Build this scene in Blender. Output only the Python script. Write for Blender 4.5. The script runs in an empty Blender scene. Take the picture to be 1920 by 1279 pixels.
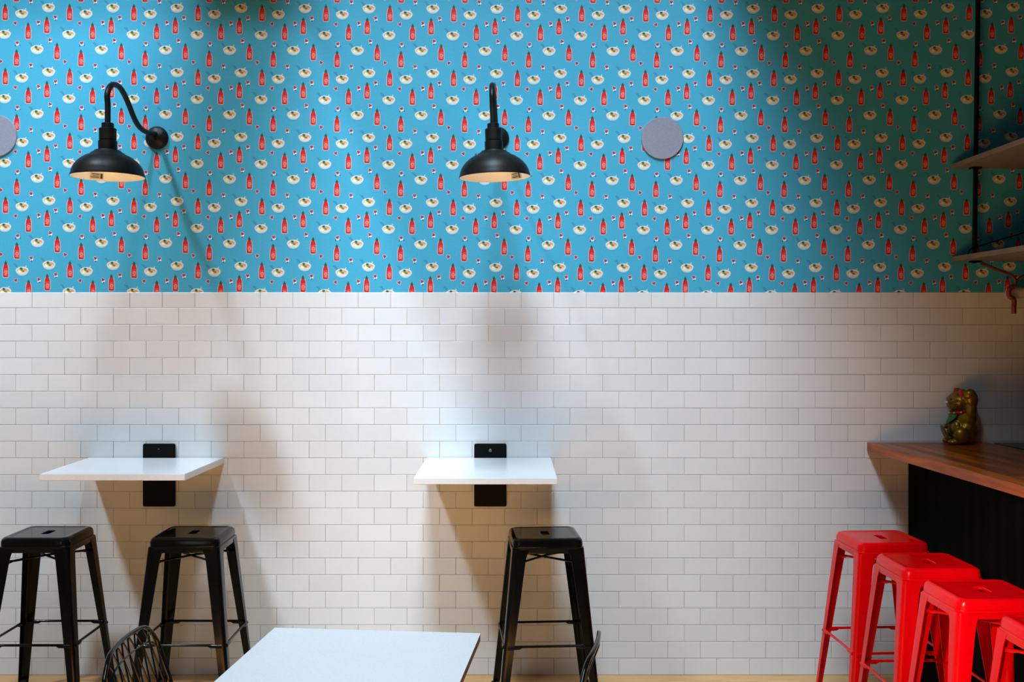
import bpy, bmesh, math, random
from mathutils import Vector, Matrix
random.seed(7)
R = math.radians
F, EYE, DW = 2000.0, 1.629, 5.0          # focal length in px, eye height, distance to the wall
VX, VY = 956.0, 614.0                    # vanishing point in the photograph
SC = bpy.context.scene
COL = SC.collection

# ------------------------------------------------------------------ camera
cd = bpy.data.cameras.new('camera'); cam = bpy.data.objects.new('camera', cd); COL.objects.link(cam)
cam.location = (0, -DW, EYE); cam.rotation_euler = (R(90), 0, 0)
cd.sensor_width = 36; cd.lens = F / 1920 * 36
cd.shift_x = (960 - VX) / 1920; cd.shift_y = -(639.5 - VY) / 1920
cd.clip_start = .05
SC.camera = cam
# ------------------------------------------------------------------ view, world
SC.view_settings.view_transform = 'Standard'; SC.view_settings.look = 'None'
SC.view_settings.gamma = 1; SC.view_settings.use_curve_mapping = False
SC.view_settings.exposure = -0.2
w = bpy.data.worlds.new('sky'); SC.world = w; w.use_nodes = True
w.node_tree.nodes['Background'].inputs[0].default_value = (.55, .75, 1, 1)
w.node_tree.nodes['Background'].inputs[1].default_value = .12
# ------------------------------------------------------------------ lights
def area(name, loc, target, sx, sy, power, col, spread=180):
    l = bpy.data.lights.new(name, 'AREA'); l.shape = 'RECTANGLE'; l.size = sx; l.size_y = sy
    l.energy = power; l.color = col; l.spread = R(spread)
    o = bpy.data.objects.new(name, l); COL.objects.link(o); o.location = loc
    o.rotation_euler = (Vector(target) - Vector(loc)).to_track_quat('-Z', 'Y').to_euler()
    return o
def spot(name, loc, target, ang, blend, rad, power, col):
    l = bpy.data.lights.new(name, 'SPOT'); l.spot_size = R(ang); l.spot_blend = blend; l.shadow_soft_size = rad
    l.energy = power; l.color = col
    o = bpy.data.objects.new(name, l); COL.objects.link(o); o.location = loc
    o.rotation_euler = (Vector(target) - Vector(loc)).to_track_quat('-Z', 'Y').to_euler()
    return o
# daylight falling through the right roof light
area('roof_daylight', (-.36, -3.7, 7.2), (-.36, 0, 1.7), 1.2, 3.8, 840, (.66, .84, 1.0))
# the left roof light: casts the slanting lamp and table shadows
spot('roof_daylight_left', (-8.1, -9.3, 20.3), (-1.35, 0, 1.38), 10.4, .85, .95, 22500, (.73, .87, 1.0))
# sunlight landing on the floor between camera and table (its bounce is the warm light from below)
spot('sun_through_roof', (-.35, -4.5, 5.2), (-.75, -3.7, 0), 30, .25, .05, 17500, (1.0, .79, .46))
# street window behind the camera, left
area('street_window', (-2.6, -7.4, 1.7), (1.2, 0, 1.2), 1.8, 1.5, 14, (1.0, .93, .86))
# low sun through that window, falling on the red stools and the bar's edge
spot('low_sun', (-1.9, -7.3, 2.7), (1.88, -1.60, .58), 11, .4, .07, 1850, (1.0, .92, .80))

# ------------------------------------------------------------------ node helpers
def mat(name, col=(.5, .5, .5), rough=.5, metal=0, spec=None, coat=0):
    m = bpy.data.materials.new(name); m.use_nodes = True
    b = m.node_tree.nodes['Principled BSDF']
    b.inputs['Base Color'].default_value = (*col, 1); b.inputs['Roughness'].default_value = rough
    b.inputs['Metallic'].default_value = metal
    if spec is not None: b.inputs['Specular IOR Level'].default_value = spec
    if coat: b.inputs['Coat Weight'].default_value = coat; b.inputs['Coat Roughness'].default_value = .12
    return m
def srgb(r, g, b):
    f = lambda c: (c/255/12.92) if c/255 <= .04045 else ((c/255+.055)/1.055)**2.4
    return (f(r), f(g), f(b))
def noisy(m, c1, c2, scale=20, stretch=(1, 1, 1), bump=0, bscale=None, rough=None, lo=.35, hi=.65):
    """procedural two-tone variation + optional fine bump in object space"""
    nt = m.node_tree; N = nt.nodes; L = nt.links; b = N['Principled BSDF']
    tc = N.new('ShaderNodeTexCoord'); mp = N.new('ShaderNodeMapping'); mp.inputs['Scale'].default_value = stretch
    L.new(tc.outputs['Object'], mp.inputs[0])
    n = N.new('ShaderNodeTexNoise'); n.inputs['Scale'].default_value = scale; n.inputs['Detail'].default_value = 4
    L.new(mp.outputs[0], n.inputs['Vector'])
    r = N.new('ShaderNodeValToRGB'); r.color_ramp.elements[0].position = lo; r.color_ramp.elements[1].position = hi
    r.color_ramp.elements[0].color = (*c1, 1); r.color_ramp.elements[1].color = (*c2, 1)
    L.new(n.outputs['Fac'], r.inputs[0]); L.new(r.outputs[0], b.inputs['Base Color'])
    if bump:
        n2 = N.new('ShaderNodeTexNoise'); n2.inputs['Scale'].default_value = bscale or scale*6
        L.new(mp.outputs[0], n2.inputs['Vector'])
        bp = N.new('ShaderNodeBump'); bp.inputs['Strength'].default_value = bump; bp.inputs['Distance'].default_value = .002
        L.new(n2.outputs['Fac'], bp.inputs['Height']); L.new(bp.outputs[0], b.inputs['Normal'])
    return m

class E:
    """tiny expression wrapper that writes shader math nodes"""
    nt = None
    def __init__(s, v): s.v = v
    @staticmethod
    def op(kind, *a, clamp=False):
        n = E.nt.nodes.new('ShaderNodeMath'); n.operation = kind; n.use_clamp = clamp
        for i, x in enumerate(a):
            x = x.v if isinstance(x, E) else x
            if isinstance(x, (int, float)): n.inputs[i].default_value = x
            else: E.nt.links.new(x, n.inputs[i])
        return E(n.outputs[0])
    def __add__(a, b): return E.op('ADD', a, b)
    __radd__ = __add__
    def __sub__(a, b): return E.op('SUBTRACT', a, b)
    def __rsub__(a, b): return E.op('SUBTRACT', b, a)
    def __mul__(a, b): return E.op('MULTIPLY', a, b)
    __rmul__ = __mul__
    def __truediv__(a, b): return E.op('DIVIDE', a, b)
def soft(e, k=.9): return E.op('MULTIPLY_ADD', e, k, .5, clamp=True)      # >0 inside, ~1 px wide edge
def mx(a, b): return E.op('MAXIMUM', a, b)
def mn(a, b): return E.op('MINIMUM', a, b)
def ab(a): return E.op('ABSOLUTE', a)
def sq(a): return a*a
def ell(X, Y, cx, cy, a, b):
    d = E.op('SQRT', sq((X-cx)*(1/a)) + sq((Y-cy)*(1/b)))
    return soft((1-d)*min(a, b))
def seg(X, Y, x0, y0, x1, y1, r):
    dx, dy = x1-x0, y1-y0; l2 = dx*dx+dy*dy
    t = E.op('ADD', ((X-x0)*(dx/l2)), (Y-y0)*(dy/l2), clamp=True)
    return soft(r-E.op('SQRT', sq((X-x0)-t*dx)+sq((Y-y0)-t*dy)), 1.0)

def wallpaper_material():
    m = mat('wallpaper', rough=.62, spec=.25); nt = m.node_tree; E.nt = nt; N = nt.nodes; L = nt.links
    tc = N.new('ShaderNodeTexCoord'); sp = N.new('ShaderNodeSeparateXYZ'); L.new(tc.outputs['Object'], sp.inputs[0])
    x, z = E(sp.outputs[0]), E(sp.outputs[2])
    PX, PY = 120.35, 121.0
    U = x*400.0 + VX; V = VY - (z-EYE)*400.0
    # paper strips are not hung perfectly true
    Xn = (U-956)*.001; Yn = (V-280)*(1/300)
    X2 = Xn*Xn; XY = Xn*Yn
    U, V = (U + 3.34 + Xn*5.82 - X2*3.48 - X2*Xn*6.23 + Yn*1.3 + XY*2.59 + XY*Xn*.61,
            V - 3.41 - Xn*2.5 + X2*3.75 + X2*Xn*1.89 - Yn*.42 - XY*1.3 + XY*Xn*.17)
    a = E.op('WRAP', U, PX, 0.0); b = E.op('WRAP', V, PY, 0.0)
    def nearest(items, wx, wy, oy=0, extra=0):
        best = None
        for it in items:
            dx = E.op('WRAP', a-it[0], PX/2, -PX/2); dy = E.op('WRAP', b-(it[1]+oy), PY/2, -PY/2)
            d = sq(dx*wx)+sq(dy*wy)
            if best is None: best = d; bx, by = dx, dy; ex = [E(0)+it[2+k] for k in range(extra)]
            else:
                lt = E.op('LESS_THAN', d, best); best = mn(best, d)
                bx = bx+(dx-bx)*lt; by = by+(dy-by)*lt
                ex = [e+(it[2+k]-e)*lt for k, e in enumerate(ex)]
        return bx, by, ex
    rgb = [None]
    base = N.new('ShaderNodeTexNoise'); base.inputs['Scale'].default_value = 260; L.new(tc.outputs['Object'], base.inputs['Vector'])
    rp = N.new('ShaderNodeValToRGB'); L.new(base.outputs['Fac'], rp.inputs[0])
    rp.color_ramp.elements[0].position = .25; rp.color_ramp.elements[1].position = .75
    rp.color_ramp.elements[0].color = (*srgb(56, 150, 182), 1); rp.color_ramp.elements[1].color = (*srgb(72, 170, 200), 1)
    cur = rp.outputs[0]
    def layer(mask, col):
        nonlocal cur
        n = N.new('ShaderNodeMix'); n.data_type = 'RGBA'
        L.new(mask.v, n.inputs[0]); L.new(cur, n.inputs[6]); n.inputs[7].default_value = (*srgb(*col), 1)
        cur = n.outputs[2]
    # ---- bottles (x, bottom y)
    bot = [(10.2, 37.3), (53.0, 72.7), (87.9, 61.5), (106.9, 110.7), (31.3, 123.5-121)]
    X, Y, _ = nearest(bot, 1, .45, oy=-15)
    Y = 15-Y                                         # height above the bottle bottom
    X = X*1.0; aX = ab(X)
    t = E.op('MULTIPLY', Y-13.5, 1/13.0, clamp=True)
    tb_ = E.op('MULTIPLY', 2.2-Y, 1/2.4, clamp=True)
    hw = E.op('SQRT', mx(1-t*t, .03))*4.95-tb_*tb_*1.6
    body = lambda g: soft(mn(mn(hw+g-aX, Y+g), 25.3+g*.4-Y))
    layer(body(1.0), (214, 180, 180))
    cw = mx(E.op('MULTIPLY_ADD', Y-26.5, -.55, 2.7), .45)
    cw = mn(cw, 2.6)
    layer(soft(mn(mn(cw-aX, Y-24.3), 31.2-Y)), (18, 84, 52))
    layer(body(0), (138, 12, 26))
    layer(soft(mn(mn(hw-1.1-aX, Y-1.2), 24-Y), .7), (206, 24, 32))
    w1 = E.op('SINE', X*1.5+Y*1.0)*E.op('SINE', Y*1.15-X*.9)
    layer(soft(mn(mn(w1*2-.7, 3.6-aX), mn(Y-3.2, 16-Y)), .8)*.62, (250, 160, 150))
    layer(soft(.9-ab(E.op('SQRT', sq(X-.4)+sq(Y-9.5))-2.3), .8)*.35, (252, 190, 180))
    layer(ell(X, Y, .2, 4.6, 1.7, 1.1)*.8, (255, 150, 90))
    # ---- noodle bowls (centre of the rim)
    bowl = [(41.0, 24.7), (91.2, 13.2), (8.6, 63.5), (69.6, 92.0)]
    X, Y, _ = nearest(bowl, 1, 1.2)
    layer(seg(X, Y, -15.6, -12.6, -8.8, -4.6, .35)*.8, (20, 45, 70))
    layer(seg(X, Y, -12.8, -12.8, -7.6, -5.6, .35)*.8, (20, 45, 70))
    layer(seg(X, Y, 7.6, -8.8, 6.6, -6, .8)*.8, (190, 226, 236))
    layer(ell(X, Y, .3, 4.5, 9.6, 7.0)*.5, (52, 130, 160))
    layer(ell(X, Y, 0, 1.6, 10.8, 8.0), (178, 200, 204))
    layer(ell(X, Y, 0, -.5, 11.8, 6.7), (216, 224, 220))
    layer(ell(X, Y, 0, -.3, 9.8, 4.8), (196, 150, 118))
    layer(ell(X, Y, -.2, .2, 8.6, 3.9), (226, 196, 160))
    layer(ell(X, Y, 5.2, -1.4, 3.2, 1.6), (222, 140, 92))
    layer(ell(X, Y, -4.2, 1.7, 3.3, 2.1), (244, 236, 190))
    layer(ell(X, Y, -3.9, 1.9, 1.5, 1.0)*.7, (236, 214, 120))
    layer(ell(X, Y, 1.0, .6, 3.0, 1.6), (120, 130, 60))
    layer(ell(X, Y, 2.6, 1.4, 1.3, .9), (88, 50, 30))
    layer(ell(X, Y, -1.4, -1.6, 3.0, 1.7), (96, 140, 84))
    layer(ell(X, Y, -2.0, -4.2, 2.6, 1.8), (24, 72, 50))
    # ---- small hearts: x, y, rotation, white stripe, dot side
    bits = [(29.2, 43.2, -.35, 0, 0), (72.0, 41.2, .35, 1, 1.2), (103.9, 31.7, -.1, 1, .2), (93.5, 74.7, .55, 1, -.4),
            (32.7, 80.3, -.3, 1, -3.4), (57.9, 1.0, 0, 1, 0), (1.3, 115.5, .35, 0, 0)]
    X, Y, (ro, wh, ds) = nearest(bits, 1, 1, extra=3)
    co, si = E.op('COSINE', ro), E.op('SINE', ro)
    Xr = ab(X*co+Y*si); Yr = Y*co-X*si
    lobe = 1.6-E.op('SQRT', sq(Xr-1.3)+sq(Yr+1.1))
    tri = mn((3.5-Xr*1.4-Yr)*.58, Yr+.55)
    hs_ = mx(lobe, tri)
    def heart(g): return soft(hs_+g, 1.0)
    layer(heart(.85)*.7, (226, 190, 200))
    layer(soft(mn(2.9-ab(X-.7), 1.1-ab(Y-3.6-X*-.3)))*wh, (240, 240, 244))
    layer(heart(0), (140, 16, 34))
    layer(ell(X, Y, .1, -.6, 1.5, 1.3)*.8, (206, 26, 36))
    layer(soft(1.25-E.op('SQRT', sq(X-ds)+sq(Y-5.3)))*wh, (20, 34, 74))
    layer(soft(1.0-E.op('SQRT', sq(X-4.9)+sq(Y-4.2)))*E.op('LESS_THAN', ds, -2.0), (20, 34, 74))
    L.new(cur, N['Principled BSDF'].inputs['Base Color'])
    n2 = N.new('ShaderNodeTexNoise'); n2.inputs['Scale'].default_value = 8; L.new(tc.outputs['Object'], n2.inputs['Vector'])
    bp = N.new('ShaderNodeBump'); bp.inputs['Strength'].default_value = .25; bp.inputs['Distance'].default_value = .004
    L.new(n2.outputs['Fac'], bp.inputs['Height']); L.new(bp.outputs[0], N['Principled BSDF'].inputs['Normal'])
    return m

# ------------------------------------------------------------------ mesh helpers
def obj(name, bm, m, parent=None, smooth=False, mods=None):
    me = bpy.data.meshes.new(name); bmesh.ops.recalc_face_normals(bm, faces=bm.faces); bm.to_mesh(me); bm.free()
    o = bpy.data.objects.new(name, me); COL.objects.link(o)
    for mm in (m if isinstance(m, (list, tuple)) else [m]): me.materials.append(mm)
    if smooth:
        for p in me.polygons: p.use_smooth = True
        me.set_sharp_from_angle(angle=R(smooth if smooth > 1 else 40))
    if parent: o.parent = parent
    return o
def tag(o, label=None, cat=None, group=None, kind=None):
    if label: o['label'] = label
    if cat: o['category'] = cat
    if group: o['group'] = group
    if kind: o['kind'] = kind
    return o
def empty(name, loc=(0, 0, 0), rz=0):
    o = bpy.data.objects.new(name, None); COL.objects.link(o); o.location = loc; o.rotation_euler = (0, 0, rz)
    o.empty_display_size = .1
    return o
def box(bm, x0, x1, y0, y1, z0, z1, bev=0, mi=0):
    vs = [bm.verts.new((x, y, z)) for x in (x0, x1) for y in (y0, y1) for z in (z0, z1)]
    fs = [bm.faces.new([vs[i] for i in q]) for q in ((0,1,3,2),(4,6,7,5),(0,4,5,1),(2,3,7,6),(0,2,6,4),(1,5,7,3))]
    for f in fs: f.material_index = mi
    if bev:
        es = list({e for f in fs for e in f.edges})
        bmesh.ops.bevel(bm, geom=es, offset=bev, segments=2, profile=.6, affect='EDGES')
    return bm
def tube(bm, pts, r, seg=10, closed=False, caps=True):
    pts = [Vector(p) for p in pts]; n = len(pts); rr = r if isinstance(r, (list, tuple)) else [r]*n
    rings = []; ref = None
    for i, p in enumerate(pts):
        a = pts[(i-1) % n] if (closed or i > 0) else p; b = pts[(i+1) % n] if (closed or i < n-1) else p
        t = (b-a).normalized()
        if ref is None: ref = Vector((0, 0, 1)) if abs(t.z) < .9 else Vector((1, 0, 0))
        u = (ref - t*ref.dot(t)).normalized(); v = t.cross(u); ref = u
        rings.append([bm.verts.new(p+(u*math.cos(k*2*math.pi/seg)+v*math.sin(k*2*math.pi/seg))*rr[i]) for k in range(seg)])
    m = n if closed else n-1
    for i in range(m):
        A, B = rings[i], rings[(i+1) % n]
        for k in range(seg): bm.faces.new((A[k], A[(k+1) % seg], B[(k+1) % seg], B[k]))
    if caps and not closed: bm.faces.new(rings[0][::-1]); bm.faces.new(rings[-1])
    return bm
def lathe(bm, prof, seg=48, c=(0, 0, 0), closed=False):
    rings = []
    for r, z in prof:
        if r < 1e-5: rings.append([bm.verts.new((c[0], c[1], c[2]+z))])
        else: rings.append([bm.verts.new((c[0]+r*math.cos(k*2*math.pi/seg), c[1]+r*math.sin(k*2*math.pi/seg), c[2]+z)) for k in range(seg)])
    prs = list(zip(rings, rings[1:]))
    if closed: prs.append((rings[-1], rings[0]))
    for A, B in prs:
        for k in range(seg):
            a, b, c_, d = A[k % len(A)], A[(k+1) % len(A)], B[(k+1) % len(B)], B[k % len(B)]
            q = []
            for v in (a, b, c_, d):
                if v not in q: q.append(v)
            if len(q) > 2: bm.faces.new(q)
    return bm
def loft(bm, rings, close=False, caps=False):
    R_ = [[bm.verts.new(p) for p in r] for r in rings]; n = len(R_[0])
    prs = list(zip(R_, R_[1:]))
    if close: prs.append((R_[-1], R_[0]))
    for A, B in prs:
        for k in range(n): bm.faces.new((A[k], A[(k+1) % n], B[(k+1) % n], B[k]))
    if caps: bm.faces.new(R_[0][::-1]); bm.faces.new(R_[-1])
    return bm
def rrect(hx, hy, r, z, n=5, cx=0, cy=0):
    pts = []
    for qx, qy, a0 in ((1, 1, 0), (-1, 1, 90), (-1, -1, 180), (1, -1, 270)):
        for k in range(n+1):
            a = R(a0+90*k/n); pts.append((cx+qx*(hx-r)+r*math.cos(a), cy+qy*(hy-r)+r*math.sin(a), z))
    return pts
def bez(pts, n=8):
    """Catmull-Rom through points"""
    P = [Vector(p) for p in pts]; out = []
    for i in range(len(P)-1):
        p0, p1, p2, p3 = P[max(i-1, 0)], P[i], P[i+1], P[min(i+2, len(P)-1)]
        for k in range(n):
            t = k/n
            out.append(.5*((2*p1)+(p2-p0)*t+(2*p0-5*p1+4*p2-p3)*t*t+(3*p1-p0-3*p2+p3)*t**3))
    out.append(P[-1]); return out
def copy_tree(o, parent=None):
    c = o.copy(); COL.objects.link(c)
    if parent: c.parent = parent
    for ch in list(o.children): copy_tree(ch, c)
    return c
def W(px, py, s):           # photo pixel + scale (px per metre) -> world point
    return Vector(((px-VX)/s, F/s-DW, EYE-(py-VY)/s))

# ------------------------------------------------------------------ materials
M = {}
M['wallpaper'] = wallpaper_material()
M['tile'] = mat('glazed_tile', rough=.30, spec=.4)
M['grout'] = noisy(mat('grout', rough=.9), srgb(186, 168, 146), srgb(200, 182, 160), 60)
M['floor'] = noisy(mat('floor_boards', rough=.45), srgb(188, 142, 88), srgb(206, 162, 108), 6, (1, 14, 1), .2)
M['plaster'] = noisy(mat('plaster', rough=.9), srgb(84, 81, 78), srgb(94, 91, 88), 5)
M['dark_wall'] = noisy(mat('dark_paint', rough=.85), srgb(34, 28, 24), srgb(42, 35, 30), 5)
M['black'] = noisy(mat('black_powder_coat', rough=.12, spec=.2), (.003, .003, .003), (.0045, .004, .0035), 10)
M['lamp_black'] = noisy(mat('black_enamel', rough=.42, spec=.2), (.004, .005, .005), (.010, .010, .009), 14, bump=.15, bscale=260)
M['red'] = noisy(mat('red_powder_coat', rough=.2, spec=.25), srgb(218, 0, 6), srgb(222, 1, 9), 12)
M['laminate'] = noisy(mat('white_laminate', rough=.22, spec=.5), srgb(200, 199, 199), srgb(207, 206, 206), 220)
M['wall_laminate'] = noisy(mat('bright_white_laminate', rough=.2, spec=.5), srgb(226, 227, 229), srgb(233, 234, 236), 220)
M['ply'] = noisy(mat('plywood_edge', rough=.6), srgb(96, 52, 34), srgb(130, 78, 52), 30, (1, 1, 16))
M['enamel'] = mat('white_enamel', srgb(238, 230, 214), .4)
M['disc'] = noisy(mat('grey_disc', rough=.8), srgb(122, 126, 142), srgb(140, 142, 158), 300, bump=.3, bscale=900)
M['steel'] = noisy(mat('dull_steel', rough=.4, metal=.8), (.16, .17, .15), (.2, .21, .19), 6, (1, 20, 1))
M['shelf'] = noisy(mat('pale_shelf', rough=.7), srgb(124, 106, 86), srgb(138, 120, 98), 8, (12, 1, 1))
M['copper'] = noisy(mat('brown_copper', rough=.45, metal=.6), srgb(120, 58, 38), srgb(150, 78, 52), 30)
M['white'] = mat('white_plastic', srgb(206, 190, 176), .5)
M['bracket'] = mat('matt_black_steel', (.003, .003, .003), .5, spec=.1)
M['rubber'] = mat('black_rubber', (.01, .01, .01), .8)
M['gold'] = noisy(mat('gold_lacquer', rough=.32, metal=.7), srgb(120, 88, 18), srgb(156, 122, 30), 30)
M['cat_red'] = mat('red_lacquer', srgb(170, 18, 20), .3)
M['cat_green'] = mat('green_lacquer', srgb(20, 110, 60), .3)
M['cat_dark'] = mat('dark_lacquer', srgb(40, 26, 14), .35)
M['pearl'] = mat('pearl_dots', srgb(230, 210, 190), .3)
M['glass_bulb'] = mat('frosted_bulb', srgb(240, 236, 226), .25)
def panel_mat():
    m = mat('black_boards', (.002, .002, .002), .8, spec=.04); nt = m.node_tree; N = nt.nodes; L = nt.links
    tc = N.new('ShaderNodeTexCoord'); wv = N.new('ShaderNodeTexWave'); wv.bands_direction = 'Y'; wv.inputs['Scale'].default_value = 3
    wv.inputs['Distortion'].default_value = .4
    L.new(tc.outputs['Object'], wv.inputs['Vector'])
    rp = N.new('ShaderNodeValToRGB'); rp.color_ramp.elements[0].color = (.0012, .0016, .0012, 1); rp.color_ramp.elements[1].color = (.004, .0034, .003, 1)
    L.new(wv.outputs['Fac'], rp.inputs[0]); L.new(rp.outputs[0], N['Principled BSDF'].inputs['Base Color'])
    return m
M['panel'] = panel_mat()
def butcher_mat():
    m = mat('oiled_wood', rough=.28, spec=.12); nt = m.node_tree; N = nt.nodes; L = nt.links; b = N['Principled BSDF']
    tc = N.new('ShaderNodeTexCoord'); mp = N.new('ShaderNodeMapping'); mp.inputs['Scale'].default_value = (22, 1.6, 22)
    L.new(tc.outputs['Object'], mp.inputs[0])
    n = N.new('ShaderNodeTexNoise'); n.inputs['Scale'].default_value = 1.6; n.inputs['Detail'].default_value = 6
    n.inputs['Distortion'].default_value = .6; L.new(mp.outputs[0], n.inputs['Vector'])
    # staves: blocks 45 mm wide, about 0.5 m long
    br = N.new('ShaderNodeTexBrick'); mp2 = N.new('ShaderNodeMapping'); mp2.inputs['Rotation'].default_value = (0, 0, R(90)); mp2.inputs['Location'].default_value = (.21, .020, 0)
    L.new(tc.outputs['Object'], mp2.inputs[0]); L.new(mp2.outputs[0], br.inputs['Vector'])
    br.inputs['Scale'].default_value = 1; br.inputs['Brick Width'].default_value = .55; br.inputs['Row Height'].default_value = .048
    br.inputs['Mortar Size'].default_value = .0004; br.inputs['Color1'].default_value = (*srgb(178, 90, 26), 1)
    br.inputs['Color2'].default_value = (*srgb(104, 44, 12), 1); br.inputs['Mortar'].default_value = (*srgb(110, 48, 16), 1)
    rp = N.new('ShaderNodeValToRGB'); rp.color_ramp.elements[0].position = .3; rp.color_ramp.elements[1].position = .7
    rp.color_ramp.elements[0].color = (.45, .38, .36, 1); rp.color_ramp.elements[1].color = (1.25, 1.2, 1.1, 1)
    L.new(n.outputs['Fac'], rp.inputs[0])
    mm = N.new('ShaderNodeMix'); mm.data_type = 'RGBA'; mm.blend_type = 'MULTIPLY'; mm.inputs[0].default_value = 1
    L.new(br.outputs['Color'], mm.inputs[6]); L.new(rp.outputs[0], mm.inputs[7]); L.new(mm.outputs[2], b.inputs['Base Color'])
    return m
M['wood'] = butcher_mat()
def tile_mat():
    m = M['tile']; nt = m.node_tree; N = nt.nodes; L = nt.links; b = N['Principled BSDF']
    at = N.new('ShaderNodeAttribute'); at.attribute_name = 'tone'
    n = N.new('ShaderNodeTexNoise'); n.inputs['Scale'].default_value = 500
    tc = N.new('ShaderNodeTexCoord'); L.new(tc.outputs['Object'], n.inputs['Vector'])
    rp = N.new('ShaderNodeValToRGB')
    rp.color_ramp.elements[0].color = (*srgb(214, 213, 212), 1); rp.color_ramp.elements[1].color = (*srgb(220, 219, 218), 1)
    L.new(at.outputs['Fac'], rp.inputs[0]); L.new(rp.outputs[0], b.inputs['Base Color'])
    n3 = N.new('ShaderNodeTexNoise'); n3.inputs['Scale'].default_value = 14; L.new(tc.outputs['Object'], n3.inputs['Vector'])
    bp = N.new('ShaderNodeBump'); bp.inputs['Strength'].default_value = .12; bp.inputs['Distance'].default_value = .003
    L.new(n3.outputs['Fac'], bp.inputs['Height']); L.new(bp.outputs[0], b.inputs['Normal'])
tile_mat()

# ------------------------------------------------------------------ room shell
XL, XR, YB, ZC = -4.6, 4.2, -7.6, 3.9
ZT = EYE-(548.5-VY)/400                         # top of the tiled half
bm = bmesh.new(); box(bm, XL, XR, 0, .12, ZT, ZC, mi=0); box(bm, XL, XR, .0005, .1195, 0, ZT, mi=1)
wall = tag(obj('wall_back', bm, [M['wallpaper'], M['grout']]), kind='structure')
bm = bmesh.new(); tone = []
rows = [548.5]+[577.6+31.27*k for k in range(23)]
uw = 61.12/400; gap = .0008; hr = random.Random(3)
for r in range(len(rows)-1):
    zt = EYE-(rows[r]-VY)/400-(gap if r else 0); zb = EYE-(rows[r+1]-VY)/400+gap
    zb = max(zb, .001)
    off = (60.3 if r % 2 == 0 else 90.8)
    k0 = int((XL*400+VX-off)/61.12)-1
    for k in range(k0, 60):
        # tiles get slightly wider to the right, like the real run
        def px(k): q = off+61.12*k; return q+max(0, q-1350)*.006
        x0 = (px(k)-VX)/400+gap+hr.uniform(-.0004, .0004); x1 = (px(k+1)-VX)/400-gap+hr.uniform(-.0004, .0004)
        if x1 < XL+.01 or x0 > XR-.01: continue
        x0 = max(x0, XL+.001); x1 = min(x1, XR-.001)
        tx, tz, ty = hr.gauss(0, .0016), hr.gauss(0, .0026), hr.gauss(0, .00018)
        cx, cz = (x0+x1)/2, (zt+zb)/2; e = .0013
        def Y(x, z, d): return -.0024+ty+d+(x-cx)*tx+(z-cz)*tz
        A = [bm.verts.new((x, -.0006, z)) for x, z in ((x0, zb), (x1, zb), (x1, zt), (x0, zt))]
        B = [bm.verts.new((x, Y(x, z, .0007), z)) for x, z in ((x0, zb), (x1, zb), (x1, zt), (x0, zt))]
        C = [bm.verts.new((x, Y(x, z, 0), z)) for x, z in ((x0+e, zb+e), (x1-e, zb+e), (x1-e, zt-e), (x0+e, zt-e))]
        for P, Q in ((A, B), (B, C)):
            for i in range(4): bm.faces.new((P[i], P[(i+1) % 4], Q[(i+1) % 4], Q[i])); tone.append(0)
        bm.faces.new(C)
        tv = hr.random(); tone[-1] = 0; tone.append(0)
        tone[-9:] = [tv]*9
me = bpy.data.meshes.new('tile_cladding'); bm.to_mesh(me); bm.free(); me.materials.append(M['tile'])
att = me.attributes.new('tone', 'FLOAT', 'FACE'); att.data.foreach_set('value', tone[:len(me.polygons)])
tl = bpy.data.objects.new('tile_cladding', me); COL.objects.link(tl); tl.parent = wall
tag(tl, 'white subway tiles laid in running bond', kind='structure')
def slab(name, m, *b): return tag(obj(name, box(bmesh.new(), *b), m), kind='structure')
slab('floor', M['floor'], XL-.12, XR+.12, YB-.12, .12, -.1, 0)
slab('wall_left', M['plaster'], XL-.12, XL, YB-.12, .12, 0, ZC)
slab('wall_right', M['dark_wall'], XR, XR+.12, YB-.12, .12, 0, ZC)
slab('wall_front', M['plaster'], XL, XR, YB-.12, YB, 0, ZC)
HX0, HX1, HY0, HY1 = -4.2, .72, -5.4, -.62      # roof light openings, with an unseen beam added between them to block daylight
bm = bmesh.new()
box(bm, XL-.12, HX0, YB-.12, .12, ZC, ZC+.15); box(bm, HX1, XR+.12, YB-.12, .12, ZC, ZC+.15)
box(bm, HX0, HX1, YB-.12, HY0, ZC, ZC+.15); box(bm, HX0, -.82, -.45, .12, ZC, ZC+.15); box(bm, -.82, HX1, HY1, .12, ZC, ZC+.15)
box(bm, -1.28, -.82, HY0, -.45, ZC, ZC+.15)
tag(obj('ceiling', bm, M['plaster']), kind='structure')

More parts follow.
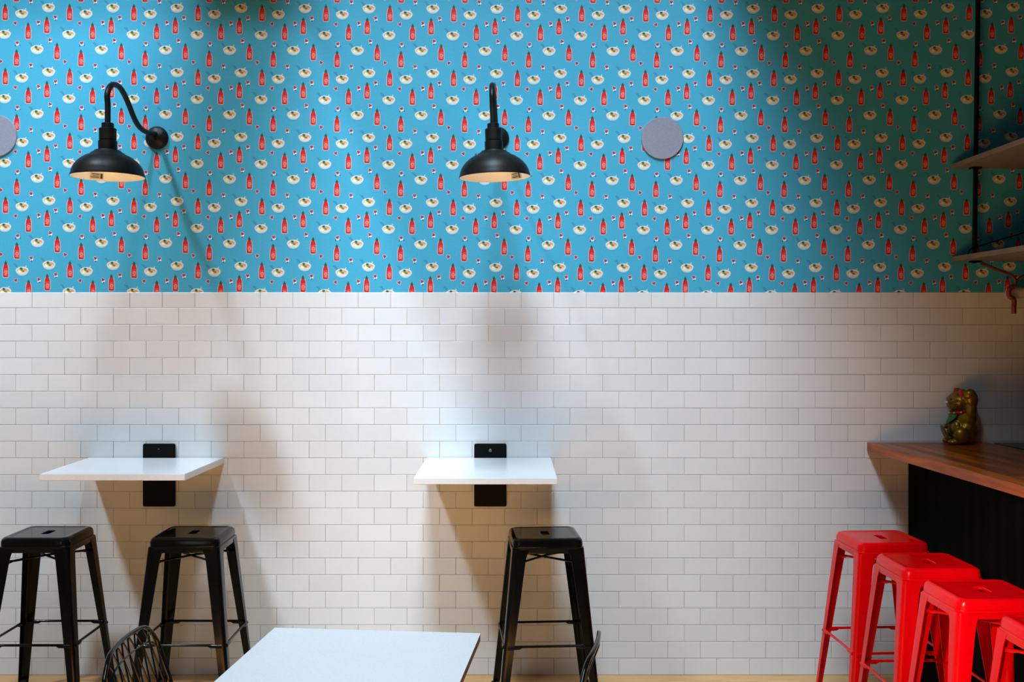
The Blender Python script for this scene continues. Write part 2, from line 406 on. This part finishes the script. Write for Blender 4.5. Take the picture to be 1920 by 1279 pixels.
# ------------------------------------------------------------------ wall mounted lamps
SL = 456.0
arm_px = [(1134, 702), (1090, 694), (1040, 680), (990, 652), (945, 600), (905, 520), (862, 410), (820, 315), (775, 240), (728, 208), (690, 212), (662, 245), (645, 310), (643, 400), (650, 500), (650, 590)]
def arm_pts():
    out = []
    for X, Y in arm_px:
        px, py = 80+X/5.328, 120+Y/5.328; s = (VX-px)/1.653
        out.append((0, min(DW*0 + F/s-DW, -.004), EYE-(py-VY)/s-2.517))
    out[-1] = (0, out[-1][1], .02); yy = out[-1][1]
    return out, yy
def make_lamp():
    t = empty('wall_lamp')
    pts, yy = arm_pts()
    for i in range(len(pts)-3, len(pts)): pts[i] = (0, yy, pts[i][2])
    zs = EYE+ (VY-231)/SL - 2.517             # top of the socket collar
    pts[-1] = (0, yy, zs-.005)
    bm = bmesh.new(); tube(bm, bez(pts, 6), .0118, 14); obj('gooseneck_arm', bm, M['lamp_black'], t, smooth=50)
    bm = bmesh.new(); lathe(bm, [(0, -.0), (.053, 0), (.0535, .006), (.050, .013), (.040, .021), (.022, .026), (.016, .034), (0, .034)], 40)
    bmesh.ops.rotate(bm, verts=bm.verts, matrix=Matrix.Rotation(R(90), 3, 'X'))
    cp = obj('wall_canopy', bm, M['lamp_black'], t, smooth=40)
    for a in (35, 215):
        bm = bmesh.new(); c = (math.cos(R(a))*.040, -.020, math.sin(R(a))*.040)
        bmesh.ops.create_uvsphere(bm, u_segments=8, v_segments=6, radius=.004, matrix=Matrix.Translation(c))
        obj('screw', bm, M['lamp_black'], cp, smooth=60)
    zr = EYE+(VY-331.5)/SL-2.517              # rim plane
    h = lambda y: (1128-y)/2430.0
    bm = bmesh.new()
    prof = [(0, h(592)), (.022, h(592)), (.0245, h(596)), (.0245, h(640)), (.030, h(643)), (.0345, h(650)), (.0345, h(758)), (.0325, h(762)), (.0325, h(768)), (.0375, h(772)), (.0375, h(866)), (0, h(866))]
    lathe(bm, prof, 36, (0, yy, zr)); obj('socket_housing', bm, M['lamp_black'], t, smooth=35)
    out = [(.036, h(860)), (.052, h(868)), (.055, h(880)), (.066, h(893)), (.070, h(905)), (.088, h(924)), (.1045, h(950)), (.1185, h(980)), (.129, h(1010)), (.137, h(1042)), (.1415, h(1072)), (.1438, h(1100)), (.1475, h(1122)), (.1475, h(1130))]
    inn = [(.1455, h(1130)), (.1418, h(1100)), (.139, h(1072)), (.1345, h(1043)), (.1265, h(1013)), (.116, h(983)), (.102, h(954)), (.086, h(929)), (.066, h(910)), (.036, h(905))]
    bm = bmesh.new(); lathe(bm, out+inn[:1], 64, (0, yy, zr)); sh = obj('lamp_shade', bm, M['lamp_black'], t, smooth=35)
    bm = bmesh.new(); lathe(bm, inn+[(.001, h(905))], 64, (0, yy, zr)); obj('white_liner', bm, M['enamel'], sh, smooth=35)['label'] = 'white enamel inside of shade'
    bm = bmesh.new()
    lathe(bm, [(0, h(1070)), (.012, h(1067)), (.022, h(1056)), (.027, h(1042)), (.027, h(1028)), (.020, h(1005)), (.013, h(970)), (.013, h(915)), (0, h(915))], 24, (0, yy, zr))
    obj('light_bulb', bm, M['glass_bulb'], t, smooth=50)
    lb = bpy.data.lights.new('liner_fill', 'POINT'); lb.energy = .32; lb.color = (1, .86, .66); lb.shadow_soft_size = .028  # weak point light added to brighten the white inside of the shade
    lo = bpy.data.objects.new('liner_fill', lb); COL.objects.link(lo); lo.parent = t; lo.location = (0, yy, zr+.020)
    return t, yy, zr, sh
def sticker(sh, yy, zr, ang, wdt):
    # small paper rating label stuck inside the shade, with illegible printing bars
    rad, zz = .1385, .012
    def q(a, z, r): return (math.cos(a)*r, yy+math.sin(a)*r, zr+z)
    bm = bmesh.new(); n = 6; a0 = R(ang); da = wdt/.1385
    L_ = [[bm.verts.new(q(a0+da*k/n, z, r-.0025)) for k in range(n+1)] for z, r in ((.006, .1415), (.030, .1345))]
    for k in range(n): bm.faces.new((L_[0][k], L_[0][k+1], L_[1][k+1], L_[1][k]))
    o = obj('rating_label', bm, mat('label_paper', srgb(190, 180, 160), .5), sh)
    bm = bmesh.new()
    for f0, f1, z0, z1 in ((.06, .22, .008, .028), (.30, .9, .024, .027), (.30, .8, .018, .020), (.30, .92, .011, .014)):
        v = []
        for k in range(4):
            a = a0+da*(f0+(f1-f0)*k/3)
            v.append([bm.verts.new(q(a, z, .1415-(z-.006)*.29-.0031)) for z in (z0, z1)])
        for k in range(3): bm.faces.new((v[k][0], v[k+1][0], v[k+1][1], v[k][1]))
    obj('printed_bars', bm, M['cat_dark'], o)
lamp, yy, zr, sh = make_lamp()
lamp2 = copy_tree(lamp)
lamp.location = (-1.653, 0, 2.517); lamp2.location = ((933.3-VX)/400, 0, 2.515); lamp2.rotation_euler = (0, R(-1.9), R(-1.3))
tag(lamp, 'black gooseneck barn lamp on the wallpaper above the left wall table', 'lamp', 'black gooseneck wall lamps')
tag(lamp2, 'black gooseneck barn lamp above the middle wall table, its arm seen end-on', 'lamp', 'black gooseneck wall lamps')
sticker(sh, yy, zr, 118, .055)
sh2 = [c for c in lamp2.children if c.name.startswith('lamp_shade')][0]
sticker(sh2, yy, zr, 40, .05)

# ------------------------------------------------------------------ round grey discs on the wall
def disc(px, py, r, label):
    bm = bmesh.new(); lathe(bm, [(0, 0), (r/400, 0), (r/400, .006), (r/400-.002, .009), (0, .0095)], 64)
    bmesh.ops.rotate(bm, verts=bm.verts, matrix=Matrix.Rotation(R(90), 3, 'X'))
    o = obj('wall_disc', bm, M['disc'], smooth=35); o.location = ((px-VX)/400, -.0005, EYE-(py-VY)/400)
    tag(o, label, 'speaker cover', 'round grey discs on the wallpaper')
disc(1241.5, 259.5, 39.7, 'round flat grey disc on the wallpaper right of both lamps')
disc(-7, 255, 39.7, 'round flat grey disc at the far left, left of both lamps')

# ------------------------------------------------------------------ wall tables
def wall_table(corners, ztop, th, cx, label, detail):
    """corners: back-left, back-right, front-right, front-left world xy"""
    t = empty('wall_table', (cx, -.0075, ztop))
    bm = bmesh.new()
    for z in (0,):
        top = [bm.verts.new((x-cx, y+.0075, 0)) for x, y in corners]; bot = [bm.verts.new((x-cx, y+.0075, -th)) for x, y in corners]
        bm.faces.new(top); bm.faces.new(bot[::-1])
        for i in range(4): bm.faces.new((top[i], bot[i], bot[(i+1) % 4], top[(i+1) % 4]))
    bmesh.ops.recalc_face_normals(bm, faces=bm.faces)
    bmesh.ops.bevel(bm, geom=list(bm.edges), offset=.0016, segments=2, affect='EDGES')
    obj('tabletop', bm, M['wall_laminate'], t, smooth=35)
    z1, z0 = EYE-(831.5-VY)/400-ztop, EYE-(949-VY)/400-ztop; zc, hz = (z1+z0)/2, (z1-z0)/2
    bm = bmesh.new(); rg = lambda ins, y: [(p[0], y, p[1]+zc) for p in rrect(.0755-ins, hz-ins, .008, 0)]
    loft(bm, [rg(0, 0), rg(0, -.007), rg(.0015, -.009)], caps=True)
    br = obj('wall_bracket', bm, M['bracket'], t, smooth=30)
    sc = [(0, .035)] + ([(-.036, -.087), (.040, -.087)] if detail else [(.036, -.10)])
    for sx, sz in sc:
        bm = bmesh.new(); lathe(bm, [(.0075, 0), (.0075, .002), (.0055, .0035), (.0035, .0035), (.003, .002), (0, .002)], 16)
        bmesh.ops.rotate(bm, verts=bm.verts, matrix=Matrix.Rotation(R(90), 3, 'X'))
        bmesh.ops.translate(bm, verts=bm.verts, vec=(sx, -.009, sz)); obj('screw', bm, M['steel'] if detail else M['black'], br, smooth=35)
    # support arm folded out under the top
    bm = bmesh.new(); box(bm, -.02, .02, -.33, -.0085, -th-.022, -th-.0005, .002); box(bm, -.07, .07, -.30, -.26, -th-.006, -th-.0003)
    obj('support_arm', bm, M['bracket'], t)
    if detail:
        bm = bmesh.new(); tube(bm, [(-.003, -.0105, -.035), (.003, -.0105, -.125)], .0012, 6)
        obj('seam', bm, M['steel'], br)
    return tag(t, label, 'table', 'white square tables fixed to the tiled wall')
def xy(px, s): return ((px-VX)/s, F/s-DW)
yb = -.0075
wall_table([((167.5-VX)/400, yb), ((420.5-VX)/400, yb), xy(346.5, 450.8), xy(74, 450.8)], 1.019, .0275, (300-VX)/400,
           'white square folding table on the tiles under the left lamp', False)
wall_table([((800-VX)/400, yb), ((1032.5-VX)/400, yb), xy(1044.7, 464), xy(775, 464)], 1.019, .025, (919.5-VX)/400,
           'white square folding table on the tiles in the middle, one stool before it', True)

# ------------------------------------------------------------------ metal stools
def make_stool(name, m):
    t = empty(name); H = .75
    bm = bmesh.new(); rc = .026
    slot = lambda z, g=0: rrect(.017+g, .040+g, .010+g, z)
    rg = [slot(H-.012), slot(H-.0045), slot(H-.003, .0025), slot(H-.003, .006), rrect(.105, .105, .016, H-.003), rrect(.112, .112, .018, H-.003), rrect(.118, .118, .020, H-.0022), rrect(.124, .124, .022, H-.0005), rrect(.130, .130, .025, H),
          rrect(.138, .138, .030, H-.0025), rrect(.1445, .1445, .032, H-.009), rrect(.1475, .1475, .033, H-.020), rrect(.148, .148, .033, H-.033),
          rrect(.1465, .1465, .032, H-.0345), rrect(.1465, .1465, .032, H-.0365), rrect(.1495, .1495, .033, H-.0378), rrect(.1510, .1510, .033, H-.0395), rrect(.1505, .1505, .033, H-.042), rrect(.1498, .1498, .033, H-.062),
          rrect(.1480, .1480, .031, H-.062), rrect(.1450, .1450, .031, H-.020), rrect(.135, .135, .028, H-.0095), rrect(.112, .112, .018, H-.0095)]
    loft(bm, rg, close=True)
    obj('seat', bm, m, t, smooth=28)
    def half(z): return .1508+(.70-z)/.70*.067
    def wid(z): return .032+(max(z, 0)/.70)**1.15*.029+max(0, (z-.655)/.05)**2*.010
    legs = []
    for qx, qy in ((-1, -1), (1, -1), (-1, 1), (1, 1)):
        rings = []
        for z in (.708, .700, .685, .67, .65, .60, .5, .4, .3, .2, .12, .06, .03):
            h = half(z); wd = wid(z); r = .016; tk = .003
            o_ = [(-wd, 0), (-wd*.55, 0)]+[(-r+r*math.sin(R(a)), -r+r*math.cos(R(a))) for a in range(0, 91, 15)]+[(0, -wd*.55), (0, -wd)]
            i_ = [(-tk, -wd), (-tk, -wd*.55)]+[(-r+(r-tk)*math.sin(R(a)), -r+(r-tk)*math.cos(R(a))) for a in range(90, -1, -15)]+[(-wd*.55, -tk), (-wd, -tk)]
            rings.append([(qx*(h+a), qy*(h+b), z) for a, b in o_+i_])
        bm = bmesh.new(); loft(bm, rings, caps=True)
        lg = obj('leg', bm, m, t, smooth=35)
        bm = bmesh.new(); h0, h1 = half(0)-.011, half(.04)-.011
        loft(bm, [rrect(.0145, .0145, .006, 0, 3, qx*h0, qy*h0), rrect(.016, .016, .007, .012, 3, qx*h0, qy*h0), rrect(.0155, .0155, .007, .045, 3, qx*h1, qy*h1)], caps=True)
        obj('foot_cap', bm, M['rubber'], lg, smooth=35)
    zr_ = .31; h = half(zr_)-.004
    for a in range(4):
        bm = bmesh.new(); e = h-.012; q = e*.72
        tube(bm, [(-e, -h, zr_), (-e+.02, -h, zr_), (-q, -h, zr_+.001), (-q+.012, -h, zr_+.004), (q-.012, -h, zr_+.004), (q, -h, zr_+.001), (e-.02, -h, zr_), (e, -h, zr_)],
             [.0095, .0095, .009, .0055, .0055, .009, .0095, .0095], 10)
        bmesh.ops.rotate(bm, verts=bm.verts, matrix=Matrix.Rotation(R(90*a), 3, 'Z'))
        obj('foot_rail', bm, m, t, smooth=40)
    zc = .643; h = half(zc)-.012
    for s in (1, -1):
        bm = bmesh.new(); z2 = .003*s
        tube(bm, [(-h, -h*s, zc), (-h*.8, -h*.8*s, zc), (-h*.72, -h*.72*s, zc+.002), (0, 0, zc+.004+z2), (h*.72, h*.72*s, zc+.002), (h*.8, h*.8*s, zc), (h, h*s, zc)],
             [.008, .008, .005, .005, .005, .008, .008], 8)
        obj('cross_brace', bm, m, t, smooth=40)
    return t
bs = make_stool('bar_stool', M['black'])
blacks = [(-1.988, -.405, 0, 'black metal stool at the far left, left of the left wall table'),
          (-1.362, -.405, 0, 'black metal stool right below the left wall table bracket'),
          (.150, -.420, 4, 'black metal stool by itself in front of the middle wall table')]
for i, (x, y, a, lab) in enumerate(blacks):
    o = bs if i == 0 else copy_tree(bs)
    o.location = (x, y, 0); o.rotation_euler.z = R(a); tag(o, lab, 'stool', 'black metal bar stools under the wall tables')
rs = make_stool('bar_stool', M['red'])
reds = [(1.562, -.51, 3, 'red metal stool nearest the tiled wall, farthest back of the row at the bar'),
        (1.574, -.975, 2, 'second red metal stool from the tiled wall along the bar'),
        (1.588, -1.412, 2, 'third red metal stool from the tiled wall along the bar'),
        (1.650, -1.86, 2, 'red metal stool cut off by the right edge, nearest the camera')]
for i, (x, y, a, lab) in enumerate(reds):
    o = rs if i == 0 else copy_tree(rs)
    o.location = (x, y, 0); o.rotation_euler.z = R(a); tag(o, lab, 'stool', 'red metal bar stools along the wooden bar')

# ------------------------------------------------------------------ bar
bar = empty('bar_counter', (1.67, 0, 0), R(2.95))
zt_ = EYE-(829-VY)/400
bm = bmesh.new(); box(bm, 0, .565, -3.2, -.03, zt_-.041, zt_, .003)
# close the wedge against the wall
bmesh.ops.translate(bm, verts=[v for v in bm.verts if v.co.y > -.1], vec=(0, .0, 0))
for v in bm.verts:
    if v.co.y > -.1: v.co.y = -.0085 - (v.co.x)*math.tan(R(2.95)) + (v.co.y+.03)
obj('countertop', bm, M['wood'], bar, smooth=30)
bm = bmesh.new(); box(bm, .194, .52, -3.15, -.04, 0.0, zt_-.0415)
for v in bm.verts:
    if v.co.y > -.1: v.co.y = -.0085 - v.co.x*math.tan(R(2.95))
obj('front_panel', bm, M['panel'], bar)
tag(bar, 'long reddish wooden bar top on a black panelled front', 'bar counter')
bm = bmesh.new(); box(bm, 2.265, 3.1, -2.9, -.009, zt_-.03, zt_-.001, .002)
for v in bm.verts:
    if v.co.x < 2.3: v.co.x += -v.co.y*.0515+.0
led = obj('service_ledge', bm, M['steel'])
bm = bmesh.new(); box(bm, 2.30, 3.05, -2.85, -.04, 0, zt_-.0305)
for v in bm.verts:
    if v.co.x < 2.35: v.co.x += -v.co.y*.0515+.02
obj('cabinet_body', bm, M['panel'], led)
tag(led, 'dull steel service ledge behind the wooden bar top against the tiles', 'work surface')

# ------------------------------------------------------------------ hanging shelves
hs = empty('hanging_shelf', (2.067, 0, 0))
zs1, zs2 = EYE+(VY-317)/400, EYE+(VY-490.5)/400
for z in (zs1, zs2):
    bm = bmesh.new(); box(bm, 0, .48, -2.6, -.008, z, z+.022, .001); obj('shelf_board', bm, M['shelf'], hs)
for x, y in ((.089, -.062), (.375, -.062), (.089, -1.9), (.375, -1.9)):
    bm = bmesh.new(); dx = .017 if y > -1 else 0
    tube(bm, [(x-.006, y, zs2-.012), (x+.022, y, ZC)], .0115, 8); rd = obj('hanging_rod', bm, M['black'], hs, smooth=50)
    for z in (zs1, zs2):
        bm = bmesh.new(); box(bm, x-.024, x+.022, y-.02, y+.02, z-.009, z-.0003, .002); obj('shelf_clamp', bm, M['black'], hs)
tag(hs, 'two pale shelves hung on black rods above the right end of the bar', 'shelf')
def px_tube(name, pts, s, r, m, lab, cat, n=6, seg=10):
    bm = bmesh.new(); P = [W(x, y, s_) for (x, y), s_ in zip(pts, s if isinstance(s, (list, tuple)) else [s]*len(pts))]
    tube(bm, bez(P, n), r, seg); o = obj(name, bm, m, smooth=50); return tag(o, lab, cat)
px_tube('cable', [(1817, 484), (1815, 478), (1817, 471), (1822, 466), (1840, 460), (1880, 448), (1935, 432)], 408, .0028, M['black'], 'thin black cable looping from the hanging rod off to the right', 'cable')
# copper coloured bracket with white rail
cb = empty('rail_bracket', W(1900, 540, 412)); o0 = Vector(cb.location)
def loc_tube(pts, s, rr, name, par, m, flat=None):
    bm = bmesh.new(); P = [W(x, y, s)-o0 for x, y in pts]; tube(bm, bez(P, 5), rr, 10)
    return obj(name, bm, m, par, smooth=50)
loc_tube([(1840, 494), (1850, 497), (1870, 506), (1888, 512), (1899, 518), (1904, 528), (1902, 537)], 412, .0075, 'strut', cb, M['copper'])
loc_tube([(1902, 537), (1894, 540), (1891, 549), (1894, 557), (1901, 562), (1901, 575), (1901, 588)], 412, .0110, 'clamp', cb, M['copper'])
loc_tube([(1904, 530), (1912, 522), (1925, 514)], 412, .006, 'strut', cb, M['copper'])
tag(cb, 'brown copper bracket under the lower hanging shelf holding a white rail', 'bracket')
bm = bmesh.new(); P = [W(1888, 549, 408), W(1893, 549, 408), W(1893.5, 549, 408), W(2140, 549, 408)]
tube(bm, P, [.020, .027, .0255, .0255], 20); tag(obj('rail', bm, M['white'], smooth=40), 'white round rail held by the brown bracket at the right edge', 'rail')

# ------------------------------------------------------------------ gold beckoning cat
cat = empty('cat_figurine', (2.078, -.090, zt_), R(176))
def ells(bm, lst, seg=20):
    for (cx, cy, cz), (rx, ry, rz), rot in lst:
        mt = Matrix.Translation((cx, cy, cz)) @ Matrix.Rotation(R(rot), 4, 'Y') @ Matrix.Diagonal((rx, ry, rz, 1))
        bmesh.ops.create_uvsphere(bm, u_segments=seg, v_segments=seg//2+2, radius=1, matrix=mt)
bm = bmesh.new()
ells(bm, [((-.018, 0, .066), (.056, .062, .068), 0), ((-.018, 0, .125), (.054, .056, .072), 0), ((.0, 0, .15), (.040, .042, .04), 0),
          ((.008, 0, .196), (.056, .063, .048), 0), ((-.022, 0, .198), (.050, .058, .050), 0), ((.044, 0, .184), (.021, .030, .019), 0), ((.026, 0, .078), (.032, .046, .045), 0),
          ((.044, .038, .014), (.030, .020, .014), 0), ((.044, -.038, .014), (.030, .020, .014), 0),
          ((.014, .046, .045), (.038, .026, .038), -20), ((.014, -.046, .045), (.038, .026, .038), -20),
          ((-.028, .046, .125), (.026, .022, .040), 0), ((-.026, .058, .165), (.024, .019, .050), 0), ((-.026, .060, .210), (.028, .020, .040), 0), ((-.018, .060, .230), (.028, .021, .028), 0),
          ((.008, -.045, .115), (.018, .018, .040), 20), ((.038, -.040, .085), (.030, .015, .015), 25)])
for s in (1, -1):
    bmesh.ops.create_cone(bm, cap_ends=True, segments=16, radius1=.030, radius2=.013, depth=.040,
                          matrix=Matrix.Translation((.004, s*.034, .236)) @ Matrix.Rotation(R(-12*s), 4, 'X') @ Matrix.Diagonal((.7, 1, 1, 1)))
for v in bm.verts: v.co.z = max(v.co.z, .0005)
body = obj('body', bm, M['gold'], cat)
rm = body.modifiers.new('remesh', 'REMESH'); rm.mode = 'VOXEL'; rm.voxel_size = .0028; rm.use_smooth_shade = True
sm = body.modifiers.new('smooth', 'SMOOTH'); sm.factor = .6; sm.iterations = 5
def catpart(name, m, fn, par=None):
    bm = bmesh.new(); fn(bm); return obj(name, bm, m, par or cat, smooth=50)
for s in (1, -1):
    catpart('ear_lining', M['cat_red'], lambda bm: bmesh.ops.create_cone(bm, cap_ends=True, segments=14, radius1=.027, radius2=.012, depth=.037,
            matrix=Matrix.Translation((.0125, s*.034, .2375)) @ Matrix.Rotation(R(-12*s), 4, 'X') @ Matrix.Diagonal((.6, 1, 1, 1))))
    catpart('eye', M['cat_dark'], lambda bm: ells(bm, [((.053, s*.026, .207), (.006, .009, .006), 0)], 12))
    for k in (-1, 0, 1):
        catpart('whisker', M['cat_dark'], lambda bm: tube(bm, [(.060, s*.022, .188+k*.003), (.052, s*.040, .192+k*.006), (.036, s*.057, .198+k*.009)], .0012, 6))
catpart('nose', M['pearl'], lambda bm: ells(bm, [((.065, 0, .193), (.007, .009, .007), 0)], 12))
catpart('mouth', M['cat_red'], lambda bm: tube(bm, [(.054, .018, .176), (.061, .008, .172), (.062, 0, .177), (.061, -.008, .172), (.054, -.018, .176)], .0016, 6))
col_pts = [(.006+.0435*math.cos(R(a)), .0465*math.sin(R(a)), .152-.008*math.cos(R(a))) for a in range(0, 360, 15)]
cl = catpart('collar', M['cat_red'], lambda bm: tube(bm, col_pts, .0062, 10, closed=True))
for a in (0, 40, -40, 75):
    catpart('bell', M['pearl'], lambda bm: ells(bm, [((.006+.049*math.cos(R(a)), .052*math.sin(R(a)), .152-.008*math.cos(R(a))), (.004, .004, .004), 0)], 10), cl)
def bib(bm):
    rows_ = []
    for j in range(7):
        f = j/6; w_ = (1-f**1.6)*.95+.02; z = .148-f*.058
        rad = .040+f*.024
        rows_.append([bm.verts.new((.006+rad*math.cos(R(60*w_*t)), (rad+.004)*math.sin(R(60*w_*t)), z)) for t in [-1+2*k/10 for k in range(11)]])
    for a_, b_ in zip(rows_, rows_[1:]):
        for k in range(10): bm.faces.new((a_[k], a_[k+1], b_[k+1], b_[k]))
bo = catpart('bib', M['cat_green'], bib); so = bo.modifiers.new('solid', 'SOLIDIFY'); so.thickness = .004
def coin(bm):
    lathe(bm, [(0, -.003), (.026, -.003), (.028, 0), (.026, .003), (0, .003)], 28)
    for v in bm.verts: v.co.x *= 1.65
    bmesh.ops.rotate(bm, verts=bm.verts, matrix=Matrix.Rotation(R(-68), 3, 'Y')); bmesh.ops.translate(bm, verts=bm.verts, vec=(.070, -.012, .046))
co_ = catpart('coin', M['gold'], coin)
def eng(bm, k):
    box(bm, (k-2)*.016-.004, (k-2)*.016+.004, -.011, .011, .0025, .0042)
    bmesh.ops.rotate(bm, verts=bm.verts, matrix=Matrix.Rotation(R(-68), 3, 'Y')); bmesh.ops.translate(bm, verts=bm.verts, vec=(.070, -.012, .046))
for k in range(5):
    catpart('engraving', M['cat_dark'], lambda bm: eng(bm, k), co_)
tag(cat, 'gold beckoning cat figurine with red collar sitting on the wooden bar', 'figurine')

# ------------------------------------------------------------------ low white table
th5 = R(-5.4)
c0 = Vector((-.687, 3.117-DW, 0))
tb = empty('dining_table', (c0.x, c0.y, 0), th5)
bm = bmesh.new(); box(bm, 0, .605, -.70, 0, .729, .7495, .0008); obj('tabletop_core', bm, M['ply'], tb)['label'] = 'brown plywood edge'
bm = bmesh.new(); box(bm, -.0008, .6058, -.7008, .0008, .7498, .7515, .0006); obj('tabletop', bm, M['laminate'], tb)
bm = bmesh.new(); tube(bm, [(.3, -.35, .02), (.3, -.35, .715)], .038, 24); obj('pedestal', bm, M['black'], tb, smooth=40)
bm = bmesh.new(); lathe(bm, [(0, .0), (.24, 0), (.24, .006), (.06, .022), (0, .022)], 40, (.3, -.35, 0)); obj('base', bm, M['black'], tb, smooth=30)
bm = bmesh.new(); box(bm, .18, .42, -.47, -.23, .716, .7285, .001); obj('mounting_plate', bm, M['black'], tb)
tag(tb, 'low white-topped table with a brown edge at the bottom of the view', 'table')

# ------------------------------------------------------------------ wire chairs
def make_chair():
    """faces +x; origin on the floor under the seat centre"""
    t = empty('wire_chair')
    # profile of the shell along v: back top -> seat front
    prof = [(-.262, .79), (-.235, .70), (-.205, .60), (-.18, .52), (-.14, .465), (-.06, .445), (.06, .445), (.16, .452), (.22, .458)]
    P = bez([(x, 0, z) for x, z in prof], 6); n = len(P)-1
    def S(u, v):
        f = v*n; i = min(int(f), n-1); p = P[i].lerp(P[i+1], f-i)
        hw = .205-.02*math.exp(-((v-.38)/.18)**2) if v > 0 else .205
        # rounded top corners; the shell curls towards the sitter at its sides
        dip = .055*(max(0, abs(u)-.55)/.45)**2+.012*u*u if v < .40 else 0
        dip *= max(0, 1-v/.40)
        return Vector((p.x+.02*u*u*(1-v), u*hw, p.z-dip+.02*u*u*v))
    wires = lambda pts, r, name, par=t, sg=6: obj(name, tube(bmesh.new(), pts, r, sg), M['black'], par, smooth=60)
    rim = [S(-1+2*k/24, 0) for k in range(25)]+[S(1, v/24) for v in range(1, 25)]+[S(1-2*k/24, 1) for k in range(1, 25)]+[S(-1, 1-v/24) for v in range(1, 24)]
    bm = bmesh.new(); tube(bm, rim, .0062, 8, closed=True); obj('frame', bm, M['black'], t, smooth=60)
    vs = [0, .068, .22, .62, 1]
    for v in vs[1:-1]: wires([S(-1+2*k/16, v) for k in range(17)], .0030, 'cross_wire')
    nod = [[-1+2*k/9 for k in range(1, 9)], [-1+2*(k+.5)/9 for k in range(0, 9)], [-1+2*k/9 for k in range(0, 10)], [-1+2*(k+.5)/9 for k in range(0, 9)], [-1+2*k/9 for k in range(1, 9)]]
    for j in range(4):
        for a in nod[j]:
            for b in nod[j+1]:
                if abs(a-b) < .13:
                    wires([S(a+(b-a)*q/6, vs[j]+(vs[j+1]-vs[j])*q/6) for q in range(7)], .0027, 'diagonal_wire')
    for s in (1, -1):
        for x0, x1 in ((-.15, -.22), (.16, .21)):
            wires([(x0, s*.16, .45), (x1, s*.215, .0065)], .0065, 'leg', sg=10)
    for x, h in ((-.155, .165), (.165, .17)): wires([(x, -h, .44), (x, h, .44)], .005, 'seat_rail', sg=8)
    return t
ch = make_chair(); ch2 = copy_tree(ch)
ch.location = (-.778, -2.12, 0); ch.rotation_euler.z = R(0); tag(ch, 'black wire chair left of the low white table', 'chair', 'black wire chairs at the low table')
ch2.location = (-.027, -2.12, 0); ch2.rotation_euler.z = R(169); tag(ch2, 'black wire chair right of the low white table, back seen edge-on', 'chair', 'black wire chairs at the low table')
